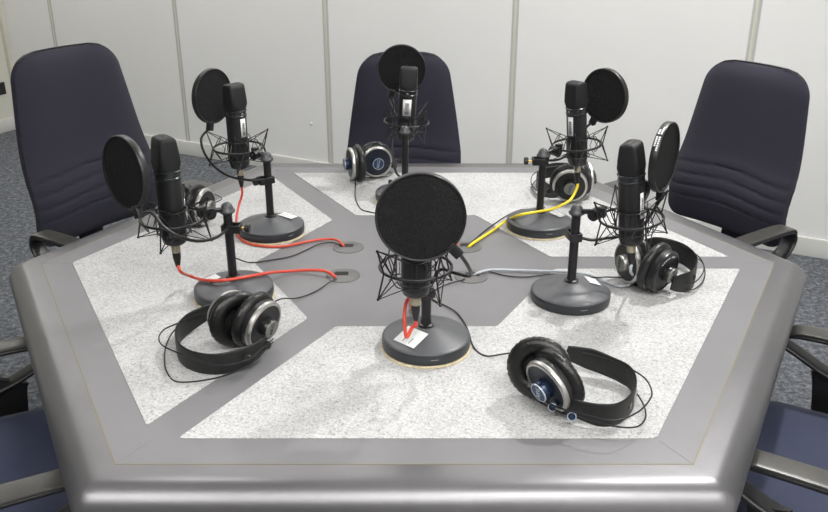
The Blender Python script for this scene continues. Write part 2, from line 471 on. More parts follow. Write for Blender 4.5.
# ================================================================ office chairs (local: faces +y, seat centre at the origin)
def chair(loc, face, label, topz=1.09, wt=.185, wb=.222, botz=.535, name='office_chair', adz=0):
    r = tag(empty(name, (loc[0], loc[1], 0), math.atan2(face[1], face[0])-PI/2), label, 'chair', 'navy swivel chairs around the table')
    # backrest
    hgt = topz-botz; nu, nv = 40, 110
    def hw(v):
        w0 = wb*(1.02-.02*math.sin(min(1, v/.35)*PI/2)) if v < .35 else wb+(wt-wb)*((v-.35)/.65)**1.15
        ct, cb = .075, .045
        zt = (1-v)*hgt; zb = v*hgt
        if zt < ct: w0 -= ct-math.sqrt(max(0, ct*ct-(ct-zt)**2))
        if zb < cb: w0 -= cb-math.sqrt(max(0, cb*cb-(cb-zb)**2))
        return w0
    def ybase(u, v):           # curve of the whole back: lumbar bulge, slight wrap, leaning back
        z = v*hgt
        return -.225-.045*v+.028*math.exp(-((v-.22)/.2)**2)+.018*u*u*(1-.3*v)-.01*v*v
    vv = [.5-.5*math.cos(PI*j/nv) for j in range(nv+1)]
    vv = [.35*a+.65*(j/nv) for j, a in enumerate(vv)]
    def front(u, v):
        e = (1-abs(u)**5)*(1-abs(2*v-1)**14)
        y = ybase(u, v)+.012+.03*e
        for q in range(4):
            vc = .165+.070*q+.018*math.cos(u*PI*.9)
            y -= .0045*math.exp(-((v-vc)/.0048)**2)*(1-abs(u)**8)
            y += .0014*math.exp(-((v-vc-.037)/.02)**2)
        return y
    vs = []; fs = []
    for j, v in enumerate(vv):
        for i in range(nu+1):
            u = math.sin((2*i/nu-1)*PI/2*.98)/math.sin(PI/2*.98)
            vs.append((u*hw(v), front(u, v), botz+v*hgt))
    for j in range(nv):
        for i in range(nu):
            a = j*(nu+1)+i; fs.append((a, a+1, a+nu+2, a+nu+1))
    # skirt of the cushion
    loop = [i for i in range(nu+1)]+[j*(nu+1)+nu for j in range(1, nv+1)]+[nv*(nu+1)+i for i in range(nu-1, -1, -1)]+[j*(nu+1) for j in range(nv-1, 0, -1)]
    o = len(vs)
    for i in loop: x, y, z = vs[i]; vs.append((x, y-.022, z))
    for q in range(len(loop)):
        w_ = (q+1) % len(loop); fs.append((loop[q], loop[w_], o+w_, o+q))
    back = MB().add(vs, fs).build('backrest', MT['fabric'], r, angle=60)
    # plastic shell behind
    vs = []; fs = []; n1 = 24
    for j in range(0, nv+1, 2):
        v = vv[j]
        for i in range(n1+1):
            u = math.sin((2*i/n1-1)*PI/2*.98)
            w_ = hw(v)-.003
            vs.append((u*w_, ybase(u, v)-.006-.018*(1-abs(u)**4)*(1-abs(2*v-1)**10), botz+v*hgt+(.004*(2*v-1))))
    m1 = nv//2
    for j in range(m1):
        for i in range(n1):
            a = j*(n1+1)+i; fs.append((a, a+n1+1, a+n1+2, a+1))
    o = len(vs)
    loop = [i for i in range(n1+1)]+[j*(n1+1)+n1 for j in range(1, m1+1)]+[m1*(n1+1)+i for i in range(n1-1, -1, -1)]+[j*(n1+1) for j in range(m1-1, 0, -1)]
    for i in loop: x, y, z = vs[i]; vs.append((x, y+.010, z))
    for q in range(len(loop)):
        w_ = (q+1) % len(loop); fs.append((loop[w_], loop[q], o+q, o+w_))
    MB().add(vs, fs).build('back_shell', MT['blackp'], r, angle=60)
    # post joining back and seat
    p = MB(); p.tube([(0, -.265, botz+.16), (0, -.265, botz+.04), (0, -.262, .50), (0, -.235, .42), (0, -.15, .385), (0, -.02, .385)], .01, n=12, smooth=5, flat=(.006, .048), up=(0, -1, .3))
    p.build('back_post', MT['blackpost'], r)
    # seat: rounded cushion
    sw, sd = .255, .255
    sp = []
    for q in range(64):
        a = 2*PI*q/64; c_, s_ = math.cos(a), math.sin(a)
        sp.append((math.copysign(abs(c_)**.3, c_)*sw, math.copysign(abs(s_)**.3, s_)*sd))
    layers = [(.90, .395), (.97, .40), (1, .42), (1, .44), (.985, .455), (.95, .464), (.85, .468), (.5, .466), (.0, .462)]
    vs = []; fs = []
    for sc_, z in layers[:-1]:
        for x, y in sp: vs.append((x*sc_, y*sc_, z-(.02*max(0, y/sd)**3)))
    vs.append((0, 0, .462))
    for l in range(len(layers)-2):
        for q in range(64):
            w_ = (q+1) % 64; fs.append((l*64+q, l*64+w_, (l+1)*64+w_, (l+1)*64+q))
    l = len(layers)-2
    for q in range(64): fs.append((l*64+q, l*64+(q+1) % 64, len(vs)-1))
    fs.append(tuple(reversed(range(64))))
    MB().add(vs, fs).build('seat', MT['seatfab'], r, angle=60)
    MB().lathe([(.05, .33), (.16, .35), (.20, .385), (.20, .398)], None, 24).build('seat_pan', MT['blackp'], r)
    # armrests: flat closed loops on brackets
    for sd_ in (-1, 1):
        x = sd_*.288
        P = [(x, -.125, .622), (x, -.105, .640), (x, -.03, .644), (x, .06, .643), (x, .13, .640), (x, .165, .630), (x, .172, .612), (x, .13, .590), (x, .06, .558), (x, -.02, .542), (x, -.09, .563), (x, -.122, .595)]
        # sweep the flat band with its width along x
        P = [(a, b, c+adz) for a, b, c in P]; Q = catmull([V(p) for p in P], 6, True); N = len(Q); vs = []; fs = []
        for i in range(N):
            t = (Q[(i+1) % N]-Q[i-1]).normalized(); nn = V((1, 0, 0)).cross(t).normalized()
            for a in range(14):
                q = 2*PI*a/14; g = lambda w: math.copysign(abs(w)**.6, w)
                vs.append(Q[i]+V((1, 0, 0))*(g(math.cos(q))*.025)+nn*(g(math.sin(q))*.0065))
        for i in range(N):
            j = (i+1) % N
            for a in range(14): b = (a+1) % 14; fs.append((i*14+a, i*14+b, j*14+b, j*14+a))
        a_ = MB().add(vs, fs).build('armrest', MT['blackp'], r, angle=50)
        pd_ = MB(); pd_.tube([(x, a, b+adz) for a, b in ((-.118, .638), (-.10, .6505), (-.03, .6535), (.06, .6525), (.13, .6495), (.160, .640))], .01, n=16, smooth=5, flat=(.0040, .0275), up=(0, 0, 1))
        pd_.build('arm_pad', MT['armpad'], a_)
        br = MB(); br.tube([(x, .06, .562+adz), (x, .05, .50), (x, .04, .41), (x*.8, .03, .382), (x*.45, .02, .382)], .01, n=10, smooth=4, flat=(.040, .008), up=(0, 1, 0))
        br.build('arm_bracket', MT['blackp'], r)
    # column and five star foot
    MB().lathe([(.028, .12), (.028, .26), (.018, .262), (.018, .345)], None, 20).build('gas_lift', MT['blackp'], r)
    for q in range(5):
        a = 2*PI*q/5+.3; d = V((math.cos(a), math.sin(a), 0))
        lg = MB(); lg.tube([d*.015+V((0, 0, .125)), d*.15+V((0, 0, .11)), d*.29+V((0, 0, .078))], .02, n=10, smooth=3, flat=(.014, .02))
        leg = lg.build('base_leg', MT['blackp'], r)
        c = MB()
        for s2 in (-1, 1):
            nrm_ = V((-d.y, d.x, 0)); c0 = d*.29+V((0, 0, .0275))+nrm_*(s2*.012)
            c.cyl(c0-nrm_*.008, c0+nrm_*.008, .027, n=20)
        c.cyl(d*.29+V((0, 0, .03)), d*.29+V((0, 0, .08)), .008)
        c.build('caster', MT['blackp'], leg)
    return r
def face_to(p, q): d = V((q[0]-p[0], q[1]-p[1])); return (d.x, d.y)
chair((-.861, 2.560), (.84, -.54), 'navy swivel chair at the far left of the table, nearest the left wall', topz=1.134, wt=.178, wb=.232, botz=.558)
chair((.872, 2.60), (-.83, -.56), 'navy swivel chair at the far right corner of the table, tall back in full view', topz=1.073, wt=.176, wb=.222, botz=.535)
chair((-.036, 2.80), (0, -1), 'navy swivel chair behind the far table edge, its back seen head-on', topz=1.058, wt=.152, wb=.204)
chair((-.85, 1.465), (.87, .49), 'navy swivel chair at the left edge of the picture, only seat and armrests showing', topz=1.09, adz=-.036)
chair((.855, 1.475), (-.83, .56), 'navy swivel chair at the right edge of the picture, blue seat and armrests showing', topz=1.09, adz=-.015)

# ================================================================ microphone sets
def mic_set(key, B_, R_, Fc, Fn, sticker, where, cabletext, neck, clampz, knobdir, knob, tilt=(0, 0), lab=None, mlabel='', flabel='', extra_pad=True, radius=.0725, ms=.97):
    bx, by = B_; rx, ry = R_; u = V((rx-bx, ry-by, 0)); u.normalize()
    st = tag(empty('microphone_stand', (bx, by, TZ+.0012)), where, 'microphone stand', 'round-based desk stands on the table')
    L = M.Translation((-bx, -by, -TZ-.0012)); g = lambda m: dict(local=L)
    T = M.Translation((bx, by, TZ+.0012))
    z0 = 0
    if extra_pad:
        MB().lathe([(0, 0), (.0885, 0), (.0895, .002), (.0885, .0045), (0, .0045)], None, 48).build('cork_pad', MT['pad'], st); z0 = .0045
    base = MB().lathe([(0, z0), (.084, z0), (.0865, z0+.0015), (.0875, z0+.006), (.0872, z0+.0205), (.0865, z0+.0222)], None, 64).build('base', MT['basedge'], st)
    MB().lathe([(.0866, z0+.0215), (.0855, z0+.0230), (.080, z0+.0250), (.050, z0+.0345), (.026, z0+.0425), (.020, z0+.0440), (.0, z0+.0440)], None, 64).build('base_top', MT['base'], st)
    # small mark on the rim, towards the nearer seat
    mk = MB(); a0 = -PI/2-.1 if bx > -.1 else -PI/2+.5
    for q in range(7):
        a = a0+.025*q+.2
        c = V((math.cos(a), math.sin(a), 0)); t_ = V((-c.y, c.x, 0))
        m_ = frame(c*.0874+V((0, 0, z0+.013)), c, t_)
        mk.box((0, 0, 0), (.0014, .0016, .0004), m_)
    mk.build('maker_mark', MT['greyprint'], base)
    sx, sy, w_, h_, a = sticker
    n_ = V((sx, sy, 0)); slope = math.atan2(.0098, .030)
    c = V((sx, sy, z0+.0250+(.080-n_.length)*.325+.0008))
    fr = frame(c, V((n_.normalized().x*math.sin(slope), n_.normalized().y*math.sin(slope), math.cos(slope))), V((math.cos(a), math.sin(a), 0)))
    stk = MB(); stk.box((0, 0, 0), (w_, h_, .0005), fr)
    so = stk.build('paper_sticker', MT['label'], st)
    pr = MB()
    for q in range(2): pr.box((-w_*.2, (q-.5)*h_*.3, .0003), (w_*.35, h_*.06, .0002), fr)
    pr.build('faint_print', MT['greyprint'], so)
    MB().lathe([(.016, z0+.043), (.0155, z0+.047), (.0105, z0+.049), (.0098, z0+.06), (.0098, .196), (.0115, .197), (.0115, .203)], None, 24).build('pole', MT['black'], st)
    # domed swivel on top and the arm to the shock mount
    MB().lathe([(.0165, .201), (.0172, .204), (.0165, .206), (.0140, .208), (.0125, .214), (.0095, .2195), (.005, .2225), (0, .2235)], None, 24).build('swivel_dome', MT['dome'], st)
    zr = .216
    rc_ = V((rx-bx, ry-by, zr)); dist = math.hypot(rx-bx, ry-by)
    sw = MB(); sw.cyl(u*.008+V((0, 0, .208)), u*(dist-.062)+V((0, 0, zr)), .0055, n=12)
    side = V((-u.y, u.x, 0)); kc = u*max(.026, dist*.35)+V((0, 0, .209))
    sw.cyl(kc-side*.013, kc+side*.013, .0125, n=20); sw.cyl(kc-side*.019, kc+side*.019, .006, n=12)
    sw.box((0, 0, 0), (.016, .012, .02), frame(u*(dist-.064)+V((0, 0, zr)), (0, 0, 1), u))
    sw.build('swivel_arm', MT['black'], st)
    # shock mount
    tm = M.Translation(rc_)
    if tilt != (0, 0): tm = M.Translation(rc_) @ M.Rotation(tilt[0], 4, 'X') @ M.Rotation(tilt[1], 4, 'Y')
    sm = MB().torus(.0645, .0029, tm, 56, 10).build('shock_mount', MT['black'], st)
    inn = MB(); inn.torus(.0315, .0016, tm @ M.Translation((0, 0, .018)), 32, 8); inn.torus(.0325, .0018, tm @ M.Translation((0, 0, -.030)), 32, 8)
    ang0 = math.atan2(u.y, u.x)+PI/4
    for q in range(4):
        a = ang0+PI/4+q*PI/2; c_, s_ = math.cos(a), math.sin(a)
        inn.tube([tm @ V((c_*.0315, s_*.0315, .018)), tm @ V((c_*.036, s_*.036, .012)), tm @ V((c_*.036, s_*.036, -.024)), tm @ V((c_*.0325, s_*.0325, -.030))], .0013, n=6)
    for q in range(8):      # U-shaped hooks standing up and down from the ring
        a = ang0+PI/8+q*PI/4; zz = .024 if q % 2 else -.024
        P = [tm @ V((math.cos(a+d)*r_, math.sin(a+d)*r_, z_)) for d, r_, z_ in ((-.14, .0645, 0), (-.14, .052, zz*.9), (0, .049, zz*1.05), (.14, .052, zz*.9), (.14, .0645, 0))]
        inn.tube(P, .0011, n=6, smooth=3)
    inn.build('inner_cradle', MT['black'], sm)
    el = MB()
    for q in range(4):
        fr_ = MB(); a = ang0+q*PI/2; P = lambda r_, z_, d=0: tm @ V((math.cos(a+d)*r_, math.sin(a+d)*r_, z_))
        for sg in (1, -1):
            tip = P(.079, .046*sg)
            fr_.tube([tip, P(.0665, 0)], .0016, n=6)
            fr_.tube([tip, P(.0645, .001*sg, .32)], .0012, n=6)
            el.tube([tip, P(.033, .018 if sg > 0 else -.030, .55)], .0010, n=6)
            el.tube([tip, P(.033, .018 if sg > 0 else -.030, -.55)], .0010, n=6)
            fr_.lathe([(0, -.003), (.0026, -.0015), (.0026, .0015), (0, .003)], M.Translation(tip), 8)
        fr_.build('wire_arm', MT['black'], sm)
        el.tube([P(.049, .024, PI/8), P(.0335, -.005, 0), P(.049, -.024, -PI/8)], .0009, n=6)
    el.build('elastic_cords', MT['black'], sm)
    # ---- microphone
    mic = tag(empty('condenser_microphone', (rx, ry, TZ+.155)), mlabel, 'microphone', 'large black microphones in the stands')
    tl = (M.Rotation(tilt[0], 4, 'X') @ M.Rotation(tilt[1], 4, 'Y')) if tilt != (0, 0) else M.Identity(4)
    mic.matrix_world = M.Translation((rx, ry, TZ+.2172)) @ tl @ M.Translation((0, 0, -.0582)) @ M.Diagonal((1, 1, ms, 1))
    mrot = M.Rotation(math.atan2(u.y, u.x), 4, 'Z')
    MB().lathe([(0, 0), (.013, 0), (.018, .002), (.0235, .006), (.0245, .009), (.0245, .012), (.0255, .0135), (.0260, .016), (.0264, .149), (.0, .150)], None, 40).build('body', MT['micbody'], mic)
    MB().lathe([(.0264, .145), (.0278, .1465), (.0280, .150), (.0268, .1515), (.0268, .160), (.0284, .1615), (.0286, .1635), (.027, .165), (.0, .165)], None, 40).build('collar', MT['miccol'], mic)
    # grille head: rounded block tapering to a ridge
    vs = []; fs = []; ns = 44
    for z, wx, wy in ((.165, .0272, .0270), (.169, .0274, .0268), (.18, .0273, .0255), (.20, .0268, .0232), (.220, .0262, .0204), (.2275, .0257, .0188), (.2310, .0246, .0160), (.2328, .0226, .0115), (.2333, .018, .0050)):
        ex = .95-.57*min(1, (z-.165)/.016)
        for q in range(ns):
            a = 2*PI*q/ns; c_, s_ = math.cos(a), math.sin(a)
            vs.append((math.copysign(abs(c_)**ex, c_)*wy*.965, math.copysign(abs(s_)**ex, s_)*wx*.965, z))
    nl = len(vs)//ns
    for l in range(nl-1):
        for q in range(ns): w2 = (q+1) % ns; fs.append((l*ns+q, l*ns+w2, (l+1)*ns+w2, (l+1)*ns+q))
    fs.append(tuple((nl-1)*ns+q for q in range(ns))); fs.append(tuple(reversed(range(ns))))
    hd = MB().add(vs, fs, mrot).build('grille_head', MT['grille'], mic, angle=50)
    rg = MB(); rg.tube([mrot @ V((0, -.019, .2330)), mrot @ V((0, 0, .2336)), mrot @ V((0, .019, .2330))], .0014, n=6, smooth=3)
    rg.build('head_ridge', MT['dome'], hd)
    dots = MB(); dd = mrot @ V((-1, 0, 0)); dots.lathe([(.003, 0), (.0025, .001), (0, .001)], frame(V((0, 0, .156))+dd*.0266, dd), 10); dots.build('collar_badge', MT['steel'], mic)
    # connector and plug
    MB().lathe([(.0, -.018), (.0088, -.018), (.0095, -.016), (.0095, .001), (0, .001)], None, 20).build('connector', MT['nickel'], mic)
    MB().lathe([(0, -.052), (.0042, -.052), (.0052, -.048), (.0085, -.030), (.0088, -.017), (0, -.017)], None, 20).build('plug', MT['black'], mic)
    if lab:
        az, zc, wd, ht = lab; c = V((math.cos(az), math.sin(az), 0)); 
        vs = []; fs = []
        for i in range(7):
            a = az+(i/6-.5)*wd/.026
            for z_ in (zc-ht/2, zc+ht/2): vs.append((math.cos(a)*.0267, math.sin(a)*.0267, z_))
            for z_ in (zc-ht/2, zc+ht/2): pass
        for i in range(6): fs.append((i*2, i*2+2, i*2+3, i*2+1))
        lo = MB().add(vs, fs).build('barcode_label', MT['label'], mic)
        sol = lo.modifiers.new('thick', 'SOLIDIFY'); sol.thickness = .0003
        bars = MB(); random.seed(7)
        z_ = zc-ht/2+.006
        while z_ < zc+ht/2-.012:
            b_ = random.choice((.0006, .0009, .0014)); a = az
            t_ = V((-c.y, c.x, 0))
            bars.box((0, 0, 0), (wd*.45, b_, .0003), frame(c*.0269+V((0, 0, z_)), c, t_)); z_ += b_+random.choice((.0007, .0012))
        bars.build('barcode_print', MT['print'], lo)
    # ---- pop filter
    fx, fy, fz = Fc; fn = V(Fn).normalized()
    pf = tag(empty('pop_filter', (fx, fy, TZ+fz)), flabel, 'pop filter', 'round black pop filters before the microphones')
    LF = M.Translation((-fx, -fy, -TZ-fz))
    fm = frame((0, 0, 0), fn, V((0, 0, 1)).cross(fn))
    R = radius
    MB().lathe([(R-.0035, -.0065), (R-.001, -.0075), (R, -.006), (R, .006), (R-.001, .0075), (R-.0035, .0065)], fm, 72, closed=True).build('hoop', MT['hoop'], pf)
    for sg in (-1, 1):
        vs = [(0, 0, sg*.0042)]; fs = []
        for q in range(64): a = 2*PI*q/64; vs.append((math.cos(a)*(R-.003), math.sin(a)*(R-.003), sg*.0045))
        for q in range(64): fs.append((0, 1+q, 1+(q+1) % 64))
        MB().add(vs, fs, fm).build('mesh_screen', MT['mesh'], pf)
    clipd = (V(neck[0])-V((fx, fy, TZ+fz))); clipd -= fn*clipd.dot(fn); clipd.normalize()
    cl = MB(); cl.box((0, 0, 0), (.014, .017, .026), frame(clipd*(R+.006), clipd, fn)); 
    cp = cl.build('hoop_clip', MT['black'], pf, bevel=.002)
    ncl = [V((fx, fy, TZ+fz))+clipd*(R+.012)]+[V(p) for p in neck[1:]]
    pole = V((bx, by, TZ+clampz)); ncl.append(pole+(ncl[-1]-pole).normalized()*.014)
    gn = MB(); gn.tube(ncl, .0034, n=10, smooth=10); gn.build('gooseneck', MT['black'], pf, local=LF)
    kd = V((math.cos(knobdir), math.sin(knobdir), 0))
    c = MB(); fr2 = frame(pole, (0, 0, 1), kd)
    c.box((-.0115, 0, 0), (.004, .026, .018), fr2); c.box((.008, .0115, 0), (.036, .003, .018), fr2); c.box((.008, -.0115, 0), (.036, .003, .018), fr2); c.box((.026, 0, 0), (.004, .026, .018), fr2)
    c.build('clamp', MT['black'], pf, local=LF, bevel=.0015)
    s_ = MB(); s_.cyl(pole+kd*.012, pole+kd*(.026+knob), .0024, n=10); so_ = s_.build('clamp_screw', MT['brass'], pf, local=LF)
    s_ = MB(); s_.lathe([(0, 0), (.008, 0), (.0098, .002), (.0098, .009), (.008, .011), (0, .011)], frame(pole+kd*(.026+knob), kd), 20); s_.build('screw_knob', MT['black'], so_, local=LF)
    return st, mic, pf
def path(P, y0, y1):
    n_ = len(P); return [aty(px, py, y0+(y1-y0)*(i/(n_-1)) if not isinstance(y0, list) else y0[i]) for i, (px, py) in enumerate(P)]
def pathY(P): return [aty(px, py, Y) for px, py, Y in P]

S1 = mic_set('S1', (-.378, 2.139), (-.462, 2.205), (-.535, 2.275, .338), (.88, -.48, .0), (.042, .026, .038, .054, -.2),
    'round-based desk stand at the far left, a white sticker on the right of its base', '',
    pathY([(203, 124, 2.27), (201.5, 138, 2.245), (204, 152, 2.21), (214, 166, 2.17), (229, 176, 2.14), (248, 180, 2.115), (261, 180, 2.115)]), .150, math.radians(215), .004,
    mlabel='black condenser microphone at the far left, white label down its right side', flabel='round black pop filter on a drooping gooseneck, far left against the pale wall',
    lab=(math.radians(-38), .118, .016, .050))
S2 = mic_set('S2', (-.401, 1.746), (-.497, 1.668), (-.556, 1.598, .336), (-.66, -.75, .05), (-.050, .012, .030, .050, .5),
    'round-based desk stand at the near left, red cable lying across its base', '',
    pathY([(146, 203, 1.595), (152, 212, 1.575), (163, 226, 1.565), (178, 236, 1.57), (197, 241, 1.60), (215, 238, 1.65), (225, 231, 1.70)]), .166, math.radians(-5), .010,
    mlabel='unlabelled black condenser microphone at the near left beside the bulkiest left headband', flabel='round black pop filter before the navy chair at far left, tilted away',
    lab=None, ms=.985)
S3 = mic_set('S3', (.024, 1.514), (.003, 1.418), (.011, 1.336, .341), (.02, -1, .07), (-.030, -.036, .045, .052, .85),
    'round-based desk stand at the front centre, nearest the camera', '',
    pathY([(450, 244, 1.345), (459, 253, 1.36), (469, 268, 1.40), (470, 276, 1.45), (455, 273, 1.49), (440, 270, 1.51)]), .120, math.radians(120), .004,
    mlabel='black condenser microphone at the front centre, half hidden by the large pop filter', flabel='largest round black pop filter, facing the camera at the front centre',
    lab=None, radius=.0755)
S4 = mic_set('S4', (.347, 1.735), (.447, 1.668), (.507, 1.690, .340), (.83, -.56, .0), (.052, .024, .027, .046, .1),
    'round-based desk stand at the near right, no pad under its base', '',
    pathY([(661, 196, 1.69), (656, 206, 1.70), (650, 216, 1.72), (640, 228, 1.745), (620, 236, 1.75), (604, 238.5, 1.73), (592, 240, 1.725)]), .150, math.radians(100), .002, tilt=(0, math.radians(-5.5)),
    mlabel='black condenser microphone at the near right, long narrow label on its right side', ms=.94, flabel='black pop filter with white lettering on its rim, near right before a navy chair',
    lab=(math.radians(-50), .096, .010, .058), extra_pad=False)
S5 = mic_set('S5', (.336, 2.172), (.434, 2.235), (.508, 2.285, .337), (-.76, -.65, .0), (.049, .008, .034, .050, -.5),
    'round-based desk stand at the far right, yellow cable crossing its pole', '',
    pathY([(589, 117, 2.285), (586, 128, 2.30), (580, 142, 2.31), (570, 152, 2.29), (562, 158, 2.24), (556, 160, 2.20)]), .190, math.radians(180), .012, tilt=(0, math.radians(-5)),
    mlabel='black condenser microphone at the far right, pale label down its left side', flabel='round black pop filter at the far right against the bare wall',
    lab=(math.radians(-138), .116, .016, .052))
S6 = mic_set('S6', (-.026, 2.412), (-.022, 2.488), (-.037, 2.595, .350), (.0, -1, .03), (.045, .03, .034, .040, 0),
    'round-based desk stand behind the large front pop filter, before the middle chair', '',
    pathY([(393, 90, 2.59), (393.5, 105, 2.57), (392, 122, 2.56), (392, 140, 2.54), (393, 158, 2.49), (396, 172, 2.44)]), .055, math.radians(190), .012, tilt=(math.radians(1), math.radians(3)),
    mlabel='black condenser microphone before the middle chair, wide barcode label facing the camera', ms=.935, flabel='round black pop filter in front of the middle chair back',
    lab=(math.radians(-92), .112, .025, .052))
# white lettering on the rim of the near right pop filter
pf = S4[2]; fn = V((.83, -.56, 0)).normalized(); hx = V((0, 0, 1)).cross(fn)
lt = MB(); random.seed(3)
fm = frame((0, 0, 0), fn, V((0, 0, 1)).cross(fn))
for row, (z_, k0, k1) in enumerate(((.0028, 0, 13), (-.0028, 2, 11))):
    for q in range(k0, k1):
        a = math.radians(112+q*3.6)
        if q in (5,): continue
        c = V((math.cos(a), math.sin(a), 0)); t_ = V((-c.y, c.x, 0))
        p = fm @ (c*.0727+V((0, 0, z_)))
        lt.box((0, 0, 0), (.0034, .0036, .0004), frame(p, (fm.to_3x3() @ c), (fm.to_3x3() @ t_)))
lt.build('rim_lettering', MT['white'], pf)

# ================================================================ cables
def cable(name, P, r, m, label, cat='cable', smooth=10, group=None):
    mb = MB(); mb.tube([p-V((0, 0, 0)) for p in P], r, n=10, smooth=smooth)
    o = mb.build(name, m); tag(o, label, cat, group); return o
def plug_end(s, tip=-.052):
    return s[1].matrix_world @ V((0, 0, tip))
e = plug_end(S1)
cable('microphone_cable', [e+V((0, 0, .006)), e+V((.0, -.001, -.02)), aty(239, 205, 2.19), aty(236.5, 218, 2.15), at(236, 229, .015), at(239, 237, .006), at(247, 242.8, .005), at(262, 246, .005), at(282, 246.5, .005), at(303, 242.5, .005), at(318, 239.8, .005), at(331, 239, .007), at(338, 240.5, .009), at(343, 245, .006), at(344.5, 247, -.004)], .0032, MT['red'],
      'red cable hanging from the far left microphone to the upper left table socket')
e = plug_end(S2)
cable('microphone_cable', [e+V((0, 0, .006)), e+V((.005, 0, -.012)), at(190, 276, .034), at(203, 280, .042), at(222, 280.5, .054), at(246, 277, .052), at(268, 273, .034), at(290, 271, .008), at(312, 270, .010), at(325, 271, .012), at(333, 275, .008), at(337, 279, -.004)], .0036, MT['red'],
      'red cable from the near left microphone across a stand base to the lower left socket')
e = plug_end(S3)
cable('microphone_cable', [e+V((0, 0, .006)), e+V((0, -.002, -.010)), e+V((-.006, 0, -.014)), aty(406.5, 337, 1.412), aty(404.5, 322, 1.415), aty(405, 308, 1.43), aty(408, 299, 1.445), aty(413, 293, 1.46), aty(419, 300, 1.49), V((.010, 1.545, TZ+.09)), V((.004, 1.60, TZ+.04)), V((-.005, 1.68, TZ+.006)), V((-.005, 1.80, TZ+.006)), V((.00, 1.95, TZ+.006)), V((.05, 2.03, TZ+.006)), V((.10, 2.052, TZ+.008)), V((.118, 2.052, TZ-.004))], .0034, MT['red'],
      'red cable looping up from the plug under the front centre microphone')
e = plug_end(S4)
cable('microphone_cable', [e+V((0, 0, .006)), e+V((0, 0, -.014)), at(633, 276, .03), at(630, 284, .012), at(618, 286, .006), at(604, 281, .006), at(592, 275.5, .006), at(570, 272, .006), at(540, 271, .006), at(510, 270, .006), at(490, 270, .007), at(478, 273, .008), at(472, 277, -.004)], .0032, MT['grey_c'],
      'pale grey cable running left from the near right microphone to its table socket')
e = plug_end(S5)
cable('microphone_cable', [e+V((0, 0, .006)), e+V((-.001, -.003, -.012)), aty(571, 199, 2.19), aty(562, 205, 2.165), aty(550, 209.5, 2.15), aty(536, 212, 2.14), aty(520, 215, 2.13), at(506, 221, .016), at(494, 229.5, .006), at(482, 237.5, .006), at(474, 242.5, .010), at(469, 246.5, .004), at(468, 247.5, -.004)], .0036, MT['yellow'],
      'yellow cable running from the far right microphone to the upper right table socket')

